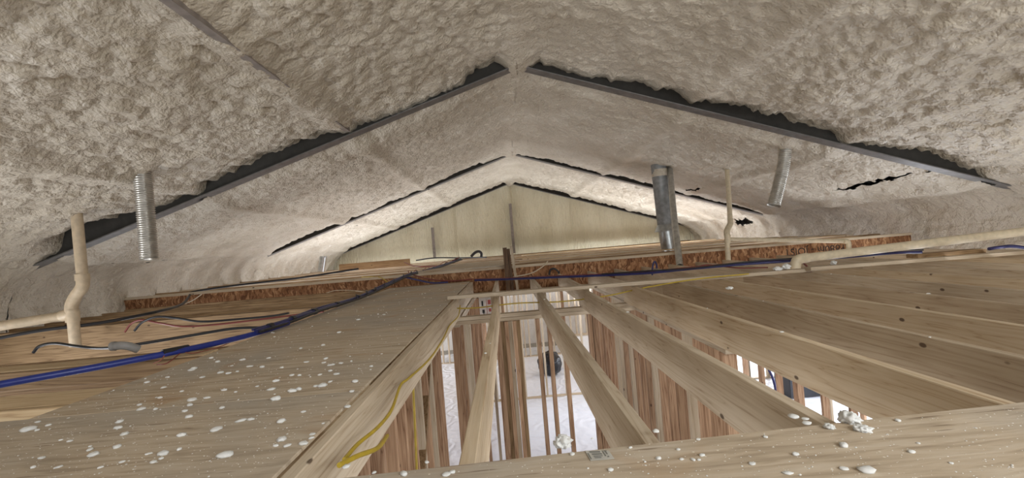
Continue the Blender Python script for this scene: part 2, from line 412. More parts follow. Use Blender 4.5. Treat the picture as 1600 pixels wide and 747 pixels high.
# outer metal roof skin above the foam
mb = MB()
for sg in (-1, 1):
    mb.poly([(RX, -3.2, flange_z(RX)+0.6), (RX, 15.9, flange_z(RX)+0.6), (RX+sg*6.6, 15.9, flange_z(RX+6.6)+0.6), (RX+sg*6.6, -3.2, flange_z(RX+6.6)+0.6),
             (RX, -3.2, flange_z(RX)+0.62), (RX, 15.9, flange_z(RX)+0.62), (RX+sg*6.6, 15.9, flange_z(RX+6.6)+0.62), (RX+sg*6.6, -3.2, flange_z(RX+6.6)+0.62)],
            [(0, 1, 2, 3), (4, 7, 6, 5), (0, 4, 5, 1), (2, 6, 7, 3), (1, 5, 6, 2), (0, 3, 7, 4)])
struct(mb.build('roof_deck', 'steel'))['kind'] = 'structure'

FRL = ['dark steel roof rafter pair nearest the camera, its grey bottom flange showing below the foam',
       'dark steel roof rafter pair in the middle of the attic, half hidden by foam',
       'dark steel roof rafter pair farthest away, right against the cream gable']
for fy, lb in zip(FRAMES, FRL):
    r = empty('steel_rafter', (RX, fy+0.075, flange_z(RX)), lb, 'roof rafter', 'steel roof rafters')
    E = 6.05
    def slab(y0, y1, a, b_):
        m = MB()
        for sg in (-1, 1):
            X = RX+sg*E
            vs = [(RX, y, flange_z(RX)+h) for y in (y0, y1) for h in (a, b_)]+[(X, y, flange_z(X)+h) for y in (y0, y1) for h in (a, b_)]
            m.poly(vs, [(0, 1, 3, 2), (4, 6, 7, 5), (0, 4, 5, 1), (2, 3, 7, 6), (0, 2, 6, 4), (1, 5, 7, 3)])
        return m
    slab(fy, fy+0.15, 0.0, 0.012).build('bottom_flange', 'steel', r)
    slab(fy+0.071, fy+0.079, 0.012, 0.598).build('web', 'web', r)
    slab(fy, fy+0.068, 0.5, 0.512).build('top_flange', 'steel', r)
# gable end wall, foam covered
def gable():
    vs = []; fs = []; NX, NZ = 240, 60
    for j in range(NZ+1):
        for i in range(NX+1):
            x = RX-6.1+12.2*i/NX; zt = flange_z(x)+0.35; zb = -0.6
            z = zb+(zt-zb)*j/NZ; q = Vector((x, 0, z))
            d = 0.02*noise.noise(Vector((x*1.3, 1, z*0.6)))+0.012*billow(Vector((x*7, 2, z*3)))+0.03*abs(math.sin((x-RX)*math.pi/1.22))**0.3
            for px in (0.0, -1.88, 1.9):
                d -= 0.05*math.exp(-((x-RX-px-0.02)/0.05)**2)
            vs.append((x, FRAMES[2]+0.17-d, z))
    W = NX+1
    fs = [(j*W+i, j*W+i+1, (j+1)*W+i+1, (j+1)*W+i) for j in range(NZ) for i in range(NX)]
    me = bpy.data.meshes.new('wall_back'); me.from_pydata(vs, [], fs); me.polygons.foreach_set('use_smooth', [True]*len(fs)); me.materials.append(MAT['foam_gable'])
    o = bpy.data.objects.new('wall_back', me); C.objects.link(o); struct(o)
gable()
for px0, py0, py1, px1, lb in ((800, 318, 391, 803, 'grey steel gable post showing at the ridge line, right of the upright plank'),
                         (670, 356, 399, 679, 'short grey steel gable post left of the ridge, behind the cable bundle')):
    a = at(px0, py0, 15.29); b_ = at(px1, py1, 15.29)
    g = empty('gable_post', (b_.x, 15.29, b_.z), lb, 'post', 'steel gable posts')
    MB().box(b_.x-0.045, b_.x+0.045, 15.285, 15.293, b_.z-0.1, a.z).build('flange', 'purlin', g)
    MB().box(b_.x-0.005, b_.x+0.005, 15.293, 15.40, b_.z-0.1, a.z).build('web', 'purlin', g)
# purlins peeping through
n_ = 0
for sg, side in ((-1, 'left'),):
    for k, pp in enumerate(PURL[:1]):
        x = RX+sg*pp
        for (ya, yb), bay in zip(((-2.9, 5.2),), ('nearest',)):
            g = empty('roof_purlin', (x, (ya+yb)/2, flange_z(x)), 'thin grey metal purlin strip showing through the foam at the upper left', 'purlin', 'roof purlins')
            mb = MB().box(x-0.03, x+0.03, ya, yb, flange_z(x)+0.004, flange_z(x)+0.008); mb.build('flange', 'purlin', g)
            MB().box(x+0.027, x+0.03, ya, yb, flange_z(x)+0.008, flange_z(x)+0.18).build('web', 'purlin', g)

# ---------------------------------------------------------------- ground floor shell
FZ = -2.80
XL, XR = -5.85, 6.45
struct(MB().box(XL-0.3, XR+0.3, -3.2, 15.7, FZ-0.15, FZ).build('floor', 'concrete'))
def wall_x(name, x, th, wins, mat='sheathing', ztop=1.06):
    mb = MB(); ys = [-3.2]
    for (a, b_, z0, z1) in wins:
        mb.box(x, x+th, ys[-1], a, FZ, ztop); mb.box(x, x+th, a, b_, FZ, z0); mb.box(x, x+th, a, b_, z1, ztop); ys.append(b_)
    mb.box(x, x+th, ys[-1], 15.6, FZ, ztop)
    return struct(mb.build(name, mat))
WINL = [(1.5, 3.7, -2.1, -0.7), (5.9, 8.1, -2.0, -0.7), (10.4, 13.8, -2.3, -0.6)]  # first opening of each wall is added to light the near studs
wall_x('wall_left', XL-0.12, 0.12, WINL)
wall_x('wall_right', XR, 0.12, WINL)
struct(MB().box(XL, XR, 15.50, 15.6, FZ, -0.3).build('wall_back_lower', 'foam_bright'))
wn = 1
for x in (XL-0.08, XR+0.04):
    for (a, b_, z0, z1) in WINL:
        wr = empty('window_%d' % wn, (x, (a+b_)/2, z0), None, None, None, 'structure'); wn += 1
        f = MB(); f.box(x, x+0.05, a, a+0.05, z0, z1); f.box(x, x+0.05, b_-0.05, b_, z0, z1)
        f.box(x, x+0.05, a+0.05, b_-0.05, z0, z0+0.05); f.box(x, x+0.05, a+0.05, b_-0.05, z1-0.05, z1); f.box(x, x+0.05, (a+b_)/2-0.02, (a+b_)/2+0.02, z0+0.05, z1-0.05)
        f.build('window_frame', 'pvc', wr)
# white plastic sheet over the floor
def sheet():
    vs = []; NX, NY = 200, 190; x0, x1, y0, y1 = -4.5, 6.3, 4.3, 14.8
    for j in range(NY+1):
        for i in range(NX+1):
            x = x0+(x1-x0)*i/NX; y = y0+(y1-y0)*j/NY
            z = FZ+0.008+0.02*abs(noise.noise(Vector((x*2.2, y*1.4, 0))))+0.012*abs(noise.noise(Vector((x*6, y*5, 4))))
            vs.append((x, y, z))
    W = NX+1; fs = [(j*W+i, j*W+i+1, (j+1)*W+i+1, (j+1)*W+i) for j in range(NY) for i in range(NX)]
    me = bpy.data.meshes.new('plastic_sheeting'); me.from_pydata(vs, [], fs); me.polygons.foreach_set('use_smooth', [True]*len(fs)); me.materials.append(MAT['plastic'])
    o = bpy.data.objects.new('plastic_sheeting', me); C.objects.link(o)
    tag(o, 'wrinkled bluish white plastic sheeting spread over the floor below the joists', 'plastic sheet')
sheet()
# low white partition far below
pw = empty('low_partition', (2.6, 12.0, FZ), 'low white foamed partition on the plastic covered floor below', 'partition')
MB().box(1.2, 5.0, 12.0, 12.10, FZ+0.04, FZ+0.82, 0.01).build('panel', 'foam_bright', pw)
MB().box(1.15, 5.05, 11.97, 12.13, FZ+0.82, FZ+0.86, 0.005).build('cap', 'pineX', pw)

# ---------------------------------------------------------------- stud walls below
def stud_wall(axis, c, a0, a1, pos, label, mat='fir', ztop=None, plates=2, depth=0.089, zbot=FZ, th=0.038, nogap=None):
    """axis 'x': wall runs along X at y=c; axis 'y': runs along Y at x=c"""
    if ztop is None: ztop = -0.188 if (a1 < 7 and c < 7) else -0.237
    zt = ztop-0.038*plates
    loc = ((a0+a1)/2, c+depth/2, zbot) if axis == 'x' else (c+depth/2, (a0+a1)/2, zbot)
    w_ = empty('stud_wall', loc, label, 'wall frame', 'bare stud walls below the joists')
    def bx(u0, u1, z0, z1, nm, m, bev=0.002):
        mb = MB()
        if axis == 'x': mb.box(u0, u1, c, c+depth, z0, z1, bev)
        else: mb.box(c, c+depth, u0, u1, z0, z1, bev)
        return mb.build(nm, m, w_)
    ax = 'X' if axis == 'x' else 'Y'
    for k in range(plates):
        bx(a0, a1, ztop-0.038*(k+1)+0.001, ztop-0.038*k-0.001, 'top_plate', ('pine' if mat == 'fir' else mat)+ax)
    bx(a0, a1, zbot+0.001, zbot+0.038, 'bottom_plate', mat+ax)
    for p in pos:
        bx(p, p+th, zbot+0.038, zt, 'stud', (mat if random.random() > 0.15 else 'pine')+'Z')
    return w_
def rng(a, b_, st, jit=0.0):
    out = []; x = a
    while x < b_: out.append(x+random.uniform(-jit, jit)); x += st
    return out
def ox(px, Y, py=600): return at(px, py, Y).x
# W1 under the deck edge
stud_wall('y', -0.79, 1.3, 4.55, rng(1.35, 4.5, 0.26, 0.02), 'bare stud wall of pale and reddish studs under the deck edge joist')
# W2 cross wall beneath the lapped joists with the dark post pack
c2 = stud_wall('x', 4.58, -0.70, 1.28, [ox(px, 4.6) for px in (736, 845, 862.5, 885.5, 927, 934)], 'cross stud wall with double top plate under the lapped joist ends')
for k, px in enumerate((787, 793, 799, 805, 811.5, 817.5)):
    x = ox(px, 4.6)
    MB().box(x-0.019, x+0.018, 4.565+0.012*(k % 2), 4.70, FZ+0.038, -0.265, 0.002).build('packed_stud', ('firZ', 'brownZ', 'firZ', 'pineZ', 'firZ', 'brownZ')[k], c2)
# right hand walls
stud_wall('y', 1.22, 2.7, 6.9, rng(2.75, 6.85, 0.406/2, 0.02), 'closely spaced reddish stud wall seen between the first two joists right of centre')
stud_wall('y', 2.12, 4.9, 9.6, rng(4.95, 9.5, 0.27, 0.03), 'pale stud wall seen through the joists behind the closely spaced one')
stud_wall('x', 6.9, 1.35, 6.3, rng(1.5, 2.9, 0.25, 0.04)+rng(3.1, 6.2, 0.5, 0.03), 'cross stud wall under the far ends of the joists, right half')
stud_wall('x', 6.9, -0.65, 1.1, rng(-0.6, -0.1, 0.12, 0.02)+[0.75], 'cross stud wall under the far ends of the joists, centre')
stud_wall('y', -0.62, 4.75, 9.8, rng(4.8, 9.7, 0.30, 0.02), 'reddish stud wall running away beneath the deck corner')
stud_wall('y', -1.25, 1.6, 6.5, rng(1.7, 6.4, 0.16, 0.03), 'second stud wall hidden left below the plywood deck')
stud_wall('x', 9.9, -0.7, 5.5, rng(-0.6, 0.3, 0.13, 0.02)+rng(0.6, 2.4, 0.42, 0.03)+rng(2.5, 5.4, 0.406), 'far cross stud wall on the plastic covered floor, pale studs', mat='pine')
stud_wall('x', 13.6, -3.2, 6.2, rng(-3.1, 6.1, 0.17, 0.03), 'farthest stud wall, washed pale by the daylight', mat='pine')
stud_wall('y', 3.9, 4.9, 8.2, rng(5.0, 8.1, 0.5, 0.02), 'right hand stud wall glimpsed below the joists near the blue tubing')
# diagonal brace in W1
br = MB().beam((-0.745, 2.95, -1.55), (-0.745, 3.9, -0.45), 0.038, 0.089, (1, 0, 0)).build('wall_brace', 'brownZ')
tag(br, 'brown diagonal brace between the studs under the deck edge joist', 'brace')

# ---------------------------------------------------------------- joists
WORDS = ['first', 'second', 'third', 'fourth', 'fifth', 'sixth', 'seventh', 'eighth', 'ninth', 'tenth', 'eleventh', 'twelfth', 'thirteenth', 'fourteenth', 'fifteenth', 'sixteenth']
JX = [-0.142, 0.273, 0.690, 1.135, 1.535]
while JX[-1] < 5.4: JX.append(JX[-1]+0.406)
JX = JX[:14]
JT = 0.038; JD = 0.187
def joist(x0, x1, y0, y1, mat, z1=0.0, d=JD, name='floor_joist', parent=None, crown=0.0):
    mb = MB(); n = 1
    return mb.box(x0, x1, y0, y1, z1-d, z1, 0.003).build(name, mat, parent)
for i, x in enumerate(JX):
    o = joist(x, x+JT, -1.6, 4.66+0.02*(i % 3), ('pinebY', 'pineY', 'pineY', 'pinebY', 'pinecY', 'pinebY', 'pinecY', 'pineY')[i % 8])
    tag(o, 'long pale floor joist near the camera, %s counting right from the plywood deck' % WORDS[i], 'joist', 'near floor joists')
    xo = x+JT+0.003 if i else x-0.042
    o = joist(xo, xo+JT, 4.50, 6.93, 'pineY')
    tag(o, 'short far floor joist beyond the strap board, %s counting right from the plywood deck' % WORDS[i], 'joist', 'far floor joists')
o = joist(-0.538, -0.500, -1.6, 4.62, 'pineY'); tag(o, 'near deck edge joist with yellow cable stapled along its face', 'joist', 'deck edge joists')
o = joist(-0.545, -0.507, 4.68, 6.66, 'pineY'); tag(o, 'far deck edge joist beyond the strap board, beside the deck corner', 'joist', 'deck edge joists')
# strap boards lying over the joists
o = MB().beam(at(700, 465, 4.28), at(1290, 419.5, 4.30), 0.089, 0.030).build('strap_board', 'pineX')
tag(o, 'long narrow strap board laid flat across the joist tops, left length', 'board', 'strap boards')
o = MB().beam(at(1262, 420, 4.22), at(1640, 391, 4.22), 0.089, 0.030).build('strap_board', 'pineX')
tag(o, 'long narrow strap board laid flat across the joist tops, right length', 'board', 'strap boards')
a = at(1425, 401, 4.75); b_ = at(1530, 391, 4.75)
o = MB().beam((a.x, 4.75, 0.022), (b_.x, 4.75, 0.022), 0.14, 0.04).build('wood_offcut', 'brownX'); tag(o, 'short brown offcut board lying just behind the right strap board', 'board')
# header and joists of the left field
lab = [(1.80, 1.838, 0, 0.235, 'pineX', 'golden joist crossing at the lower left beside the near plywood corner'),
       (2.84, 2.878, 0, 0.235, 'brownX', 'joist crossing at the left just behind the blue pipe'),
       (4.86, 4.95, 0.0, 0.33, 'brownX', 'deep rough brown header beam crossing behind the left vent pipe')]
for y0, y1, z1, d, m, lb in lab:
    o = joist(-5.6, -0.560, y0, y1, 'goldX' if 'golden' in lb else m, z1, d, 'header_beam' if 'header' in lb else 'floor_joist'); tag(o, lb, 'beam' if 'header' in lb else 'joist', 'left field joists')
for k, y0 in enumerate((5.30, 5.70, 6.10, 6.50, 6.88)):
    o = joist(-5.6, -0.560, y0, y0+0.038, 'brownX'); tag(o, '%s joist crossing behind the deep brown header at the left' % WORDS[k], 'joist', 'left far joists')
for y0, w_, lb, m in ((2.66, 0.15, 'flat pale board carried on the left joist behind the blue pipe', 'goldX'), (1.845, 0.22, 'flat golden board lying at the lower left beside the plywood deck', 'goldX'),):
    o = MB().box(-4.6 if 'behind' in lb else -4.2, -1.75 if y0 > 2.5 else -1.62, y0, y0+w_, -0.040, -0.002 if y0 < 2.5 else 0.0, 0.003).build('flat_board', m); tag(o, lb, 'board')
o = MB().box(-5.2, -1.72, 2.60, 2.635, -0.10, -0.002, 0.003).build('ledger_board', 'brownX'); tag(o, 'thin brown ledger board below the flat board at the left', 'board')

# I-joist platform
IT, IDP = 0.171, 0.406
iy = 7.0; k = 0
while iy < 15.0:
    lb = ('foremost strand board I-joist with printed web closing the ends of the floor joists' if k == 0 else
          '%s I-joist of the raised far floor, only its top flange showing' % WORDS[k])
    r = empty('i_joist', (0.3, iy+0.03, IT-IDP), lb, 'I-joist', 'I-joists of the raised far floor')
    xa, xb = -5.76, 6.16
    if k in (3, 6, 9): xa = -5.6
    m = 'pineX' if k % 2 == 0 else 'brownX'
    MB().box(xa, xb, iy, iy+0.060, IT-0.038, IT, 0.003).build('top_flange', m, r)
    MB().box(xa, xb, iy, iy+0.060, IT-IDP, IT-IDP+0.038, 0.003).build('bottom_flange', m, r)
    web = MB().box(xa, xb, iy+0.025, iy+0.036, IT-IDP+0.038, IT-0.038).build('web', 'osb', r)
    if k == 0:
        cu = bpy.data.curves.new('print', 'FONT'); cu.body = 'ro80m - JOIST'; cu.size = 0.155; cu.extrude = 0.0008; cu.align_x = 'LEFT'
        to = bpy.data.objects.new('tmp_print', cu); C.objects.link(to)
        dg = bpy.context.evaluated_depsgraph_get(); dg.update()
        me = bpy.data.meshes.new_from_object(to.evaluated_get(dg)); bpy.data.objects.remove(to)
        me.materials.clear(); me.materials.append(MAT['osbink'])
        tx = bpy.data.objects.new('board_print', me); C.objects.link(tx); tx.parent = web
        p0 = at(1320, 388, 7.02)
        tx.rotation_euler = (math.pi/2, math.pi, 0)
        tx.location = Vector((p0.x, iy+0.0235, 0.075)) - WORLD[web.name]
    iy += 0.60; k += 1
# platform pieces
o = MB().box(-1.35, 0.02, 7.01, 9.5, IT+0.001, IT+0.02, 0.003).build('plywood_sheet', 'ply'); tag(o, 'small pale plywood panel on the raised far floor left of the upright plank', 'plywood sheet', 'plywood sheets')
a = at(520, 418, 12.0)
o = MB().box(at(528, 411, 12).x, at(640, 411, 12).x, 12.06, 12.10, IT+0.002, IT+0.185, 0.003).build('edge_board', 'brownX'); tag(o, 'brown board standing on edge across the raised floor below the gable', 'board')
o = MB().box(-1.9, 6.0, 15.1, 15.24, IT-0.03, IT+0.012, 0.003).build('wall_plate', 'brownX'); tag(o, 'brown plate running along the foot of the gable wall', 'board')
for k, (ya, dx) in enumerate(((8.0, 0), (8.7, 0.4), (9.35, 0.1), (10.0, 0.5), (10.8, 0), (11.9, 0.3), (13.0, 0.2))):
    o = MB().box(0.22+dx, 5.9, ya, ya+0.26, IT+0.001, IT+0.019, 0.003).build('floor_plank', ('goldX', 'pineX')[k % 2])
    tag(o, 'long pale plank laid across the raised floor right of the upright plank, %s row back' % WORDS[k], 'plank', 'planks on the raised floor')

# ---------------------------------------------------------------- plywood deck
PT = 0.011
decks = [(-2.6, -0.542, -1.4, 1.6332, 'large weathered plywood sheet in the left foreground covered in white crumbs'),
         (-1.68, -0.542, 1.634, 4.1032, 'middle plywood sheet of the left deck, brown stained along its centre'),
         (-1.68, -0.548, 4.104, 6.62, 'far plywood sheet of the left deck ending in a corner at the edge joist')]
for x0, x1, y0, y1, lb in decks:
    tag(MB().box(x0, x1, y0, y1, 0.001, PT, 0.002).build('plywood_sheet', 'ply'), lb, 'plywood sheet', 'plywood sheets')
def fore():
    mb = MB(); e = [(-0.56, 0.985), (1.30, 1.085)]
    pts = [(-0.56, -0.9), (2.5, -0.9), (2.5, 1.15), (-0.56, 0.985)]
    mb.poly([(x, y, z) for z in (PT+0.001, PT*2+0.001) for x, y in pts], [(0, 1, 2, 3), (4, 7, 6, 5), (0, 4, 5, 1), (1, 5, 6, 2), (2, 6, 7, 3), (3, 7, 4, 0)])
    return mb
def fore():
    mb = MB(); pts = [(-0.541, -0.9), (2.5, -0.9), (2.5, 1.13), (-0.541, 0.985)]
    mb.poly([(x, y, z) for z in (0.001, PT) for x, y in pts], [(0, 3, 2, 1), (4, 5, 6, 7), (0, 1, 5, 4), (1, 2, 6, 5), (2, 3, 7, 6), (3, 0, 4, 7)])
    return mb
tag(fore().build('plywood_sheet', 'ply'), 'plywood sheet across the bottom of the view with a paper label', 'plywood sheet', 'plywood sheets')

# upright planks
up = empty('upright_plank', at(792, 432, 6.80), 'dark rough plank pair standing upright where the deck meets the raised floor', 'plank')
a = at(789, 387, 6.8); zb = -0.18
MB().beam((a.x, 6.80, zb), (a.x-0.005, 6.80, a.z), 0.06, 0.038, (0, 1, 0)).build('plank', 'oldZ', up)
MB().beam((a.x+0.062, 6.82, zb), (a.x+0.045, 6.82, a.z-0.02), 0.045, 0.038, (0, 1, 0)).build('plank', 'oldZ', up)
o = MB().beam((a.x+0.135, 6.86, -0.2), (a.x+0.09, 6.86, a.z+0.02), 0.038, 0.05, (0, 1, 0)).build('pale_stake', 'pineZ'); tag(o, 'thin pale stake standing right behind the dark upright planks', 'stake')

# ---------------------------------------------------------------- ducts and pipes
def flex(name, pts, r, label, ribs, mat='flex', group='flexible ducts hanging from the foam'):
    path = smooth_path(pts, 60); L = sum((path[i+1]-path[i]).length for i in range(len(path)-1))
    n = ribs*6; out = []; acc = [0]
    for i in range(len(path)-1): acc.append(acc[-1]+(path[i+1]-path[i]).length)
    j = 0
    for i in range(n+1):
        s = L*i/n
        while j < len(path)-2 and acc[j+1] < s: j += 1
        t = (s-acc[j])/max(1e-9, acc[j+1]-acc[j]); out.append(path[j].lerp(path[j+1], t))
    rr = [r*(1-0.13*(0.5-0.5*math.cos(2*math.pi*i/6))) for i in range(n+1)]
    g = empty(name, pts[-1], label, 'duct', group)
    MB().tube(out, rr, 26, cap=False).build('ribbed_tube', mat, g)
    e = out[-1]; t = (out[-1]-out[-2]).normalized()
    MB().tube([out[-1]-t*0.012, out[-1]+t*0.003], r*1.02, 26, cap=False).build('end_rim', mat, g)
    return g
def up_to(p, q, ext): p = Vector(p); q = Vector(q); return p+(p-q).normalized()*ext
a, b_, c_ = at(222, 266, 4.42), at(228, 335, 4.42), at(233, 406, 4.42)
flex('flexible_duct', [up_to(a, b_, 0.12), a, b_, c_], 0.076, 'silver ribbed duct hanging from the foam at the left', 46)
a, b_, c_, d_ = at(1227, 222, 5.85), at(1225, 255, 5.84), at(1217, 290, 5.82), at(1209, 321, 5.80)
flex('flexible_duct', [up_to(a, b_, 0.12), a, b_, c_, d_], 0.076, 'silver ribbed duct hanging crooked from the foam at the right', 40)
a, b_, c_ = at(1046, 256, 8.3), at(1053, 335, 7.4), at(1062, 416, 6.62)
flex('flexible_duct', [up_to(a, b_, 0.15), a, b_, c_], 0.050, 'slim ribbed duct running down to the joists beside the smooth metal duct', 80)
# smooth duct
g = empty('round_duct', at(1047, 395, 8.2), 'smooth galvanised round duct with flared collar hanging over the raised floor', 'duct')
a, b_, c_ = at(1029, 262, 8.2), at(1040, 360, 8.2), at(1047, 394, 8.2)
MB().tube([up_to(a, b_, 0.1), a, b_], 0.130, 30, cap=False).build('upper_tube', 'dull', g)
MB().tube([at(1041, 358, 8.2), c_], 0.140, 30, cap=False).build('lower_tube', 'galv', g)
MB().tube([at(1039, 350, 8.2), at(1040.5, 361, 8.2)], [0.128, 0.20], 30, cap=False).build('flared_collar', 'galv', g)
MB().tube([at(1030, 265, 8.2), at(1031, 276, 8.2)], 0.136, 30, cap=False).build('foam_fleck_band', 'foam', g)
# small stub far left
a, b_ = at(505, 401, 12.3), at(502, 424, 12.3)
g = empty('duct_stub', b_, 'short bright galvanised duct stub standing on the far floor at the left', 'duct')
MB().tube([b_, a], 0.085, 24, cap=False).build('tube', 'galv', g)
MB().tube([a-Vector((0, 0, 0.02)), a], 0.092, 24, cap=False).build('rim', 'galv', g)

# left vent pipe with tee
D = 4.62
g = empty('vent_pipe', at(118, 538, D), 'cream plastic vent pipe with offset and tee at the left, rising into the foam', 'pipe', 'plastic vent pipes')
R = 0.047
a = at(120, 338, D); b_ = at(129, 434, D)
MB().tube([up_to(a, b_, 0.15), a, b_], R, 20).build('upper_pipe', 'pvc2', g)
MB().tube(smooth_path([at(129, 430, D), at(129, 447, D), at(119, 462, D), at(112, 478, D), at(113, 500, D)], 6), R*1.14, 20).build('offset_fitting', 'pvc2', g)
MB().tube([at(128.5, 428, D), at(129, 438, D)], R*1.25, 20).build('coupling', 'pvc2', g)
MB().tube([at(113, 485, D), at(118, 541, D)], R, 20).build('lower_pipe', 'pvc2', g)
MB().tube([at(113, 484, D), at(114, 503, D)], R*1.2, 20).build('tee_body', 'pvc2', g)
MB().tube([at(113, 490, D), at(97, 494, D)], R*1.18, 20).build('tee_branch', 'pvc2', g)
MB().tube([at(100, 493.5, D), at(-60, 519, D-0.25)], R*0.98, 20).build('side_pipe', 'pvc2', g)
# right vent pipe
g = empty('vent_pipe', at(1138, 411, 6.82), 'slim cream plastic vent pipe right of the metal duct with a long side branch', 'pipe', 'plastic vent pipes')
R = 0.036
a, b_ = at(1136, 264, 7.45), at(1141, 345, 7.0)
MB().tube([up_to(a, b_, 0.12), a, b_], R, 16).build('upper_pipe', 'pvc', g)
MB().tube(smooth_path([at(1141, 342, 7.0), at(1141, 350, 6.96), at(1136, 360, 6.86), at(1136, 368, 6.82)], 5), R*1.15, 16).build('offset_fitting', 'pvc', g)
MB().tube([at(1136, 365, 6.82), at(1138, 412, 6.82)], R, 16).build('lower_pipe', 'pvc', g)
MB().tube([at(1136.5, 367, 6.82), at(1137, 380, 6.82)], R*1.2, 16).build('tee_body', 'pvc', g)
MB().tube([at(1137, 374, 6.82), at(1323, 377, 6.35)], R*0.8, 16).build('side_pipe', 'pvc', g)
MB().tube(smooth_path([at(1318, 377, 6.35), at(1324.5, 378, 6.35), at(1326, 384, 6.35), at(1326, 398, 6.35)], 5), R*0.92, 16).build('elbow', 'pvc', g)
# long sloping drain pipe
g = empty('drain_pipe', at(1243, 420, 4.55), 'long cream drain pipe sloping up to the right edge above the joists', 'pipe')
R = 0.041
MB().tube([at(1252, 404, 4.55), at(1640, 357, 4.35)], R, 20).build('long_pipe', 'pvc', g)
MB().tube(smooth_path([at(1243, 424, 4.55), at(1243, 414, 4.55), at(1247, 406, 4.55), at(1262, 402.5, 4.55)], 6), R*1.16, 20).build('elbow', 'pvc', g)
MB().tube([at(1243, 420, 4.55), at(1245, 434, 4.55)], R*0.95, 20).build('drop_pipe', 'pvc', g)
# grey conduit sweep
D = 2.70
g = empty('conduit_elbow', atz(190, 545, 0.02), 'short grey conduit elbow with open end by the left black cable', 'conduit')
pth = smooth_path([at(178, 541, D), at(190, 540, D), at(203, 541.5, D+0.02), at(216, 546, D+0.05)], 5)
MB().tube(pth, [0.023]*len(pth), 18, cap=False).build('sweep', 'greypvc', g)
MB().tube([pth[0]-Vector((0.012, 0, 0)), pth[0]+Vector((0.01, 0, 0))], 0.026, 18, cap=False).build('rim', 'greypvc', g)
MB().tube([pth[0]+Vector((0.004, 0, 0)), pth[0]+Vector((0.006, 0, 0))], 0.022, 18).build('dark_bore', 'black', g)  # black disc stands in for the shade inside the open end

# ---------------------------------------------------------------- cables
def cable(name, pts, r, mat, label, cat='cable', group=None, n=8, seg=8):
    o = MB().tube(smooth_path(pts, seg), r, n).build(name, mat); return tag(o, label, cat, group)
cable('blue_pipe', [at(-40, 608, 2.1), at(60, 590, 2.22), at(160, 572, 2.38), at(255, 553.5, 2.58), at(330, 538, 2.82), at(400, 521, 3.12), at(450, 505, 3.45)], 0.017, 'blue', 'thick bright blue water pipe running in from the left edge', 'pipe', n=14)
BW = [at(400, 521, 3.10), at(450, 503, 3.5), at(500, 486, 4.1), at(560, 466, 5.0), at(600, 449, 5.8), at(640, 430, 6.7), at(668, 424, 7.6), at(720, 406, 9.2)]
for k, (dx, dz, m, lb) in enumerate(((0, 0.012, 'navy', 'navy blue pipe of the taped bundle crossing the deck'), (0.03, 0.004, 'black', 'black cable twisted along the taped bundle crossing the deck'),
                                    (-0.02, 0.02, 'navy', 'thin dark blue tube on top of the taped bundle crossing the deck'))):
    cable('bundle_line', [p+Vector((dx, 0, dz+0.006*math.sin(3*i+k))) for i, p in enumerate(BW)], (0.014, 0.010, 0.009)[k], m, lb, 'cable', 'cable bundle over the deck')
pp = smooth_path(BW, 14); hx = []
for i, p in enumerate(pp[40:]):
    a = i*1.25; hx.append(p+Vector((0.028*math.cos(a), 0, 0.02+0.024*math.sin(a))))
cable('spiral_cable', hx, 0.006, 'black', 'black cable coiled in a spiral around the bundle at the deck end', 'cable', seg=3)
hx2 = [p+Vector((-0.05+0.02*math.cos(i*0.9), 0.02, 0.03+0.03*math.sin(i*0.9+1))) for i, p in enumerate(pp[70:])]
cable('spiral_cable', hx2, 0.006, 'copper', 'copper coloured wire looping along the bundle at the deck end', 'cable', seg=3)
for k, i in enumerate((6, 16, 26, 34, 42, 50)):
    p = pp[i]; q = pp[i+1]; t = (q-p).normalized()
    tag(MB().tube([p-t*0.02+Vector((0, 0, 0.01)), p+t*0.02+Vector((0, 0, 0.01))], 0.026, 12).build('tape_wrap', 'black'), 'black tape wrap on the cable bundle, %s from the left' % WORDS[k], 'tape', 'tape wraps on the bundle')
cable('blue_tube', [at(632, 433, 6.75), at(655, 438, 6.80), at(676, 442, 6.82), at(700, 441, 6.85)], 0.012, 'navy', 'short navy tube leaving the bundle behind the deck corner', 'pipe')
cable('red_cable', [at(640, 428, 6.8), at(670, 436, 6.9), at(705, 439, 6.9), at(740, 436, 6.9)], 0.009, 'red', 'maroon cable branching from the bundle behind the deck corner')
RB = [at(742, 438, 6.6), at(790, 436.5, 6.3), at(850, 434, 5.95), at(940, 430.5, 5.6), at(1010, 427, 5.35), at(1080, 420, 5.15), at(1160, 413, 4.95), at(1240, 407.5, 4.8), at(1330, 401, 4.7), at(1400, 395, 4.62), at(1440, 394, 4.6)]
cable('blue_line', RB, 0.014, 'navy', 'dark blue water pipe lying across the far joists to the right', 'pipe', 'lines across the far joists', n=10)
cable('blue_line', [p+Vector((0, 0.03, 0.012)) for p in RB[:8]]+[at(1300, 404, 4.76)], 0.010, 'red', 'maroon cable riding on the dark blue pipe across the far joists', 'cable', 'lines across the far joists')
cable('black_line', [p+Vector((0, -0.02, 0.018+0.012*math.sin(i*2.2))) for i, p in enumerate(RB[3:])], 0.008, 'black', 'black cable taped to the dark blue pipe, rightmost length', 'cable', 'lines across the far joists')
cable('black_cable', [at(1545, 389, 4.5), at(1565, 386, 4.5), at(1585, 385, 4.45), at(1625, 391, 4.4)], 0.016, 'navy', 'dark cable bend lying at the right edge above the strap board')
cable('red_cable', [at(1086, 418, 5.2), at(1105, 414, 5.2), at(1135, 417, 5.1), at(1160, 419, 5.0), at(1200, 418, 4.9)], 0.007, 'red', 'thin maroon cable looping over the joists below the slim vent pipe')
cable('brown_cable', [at(1255, 411, 4.7), at(1262, 418, 4.6), at(1272, 434, 4.5)], 0.010, 'red', 'short dark cable dropping between joists beside the drain elbow')
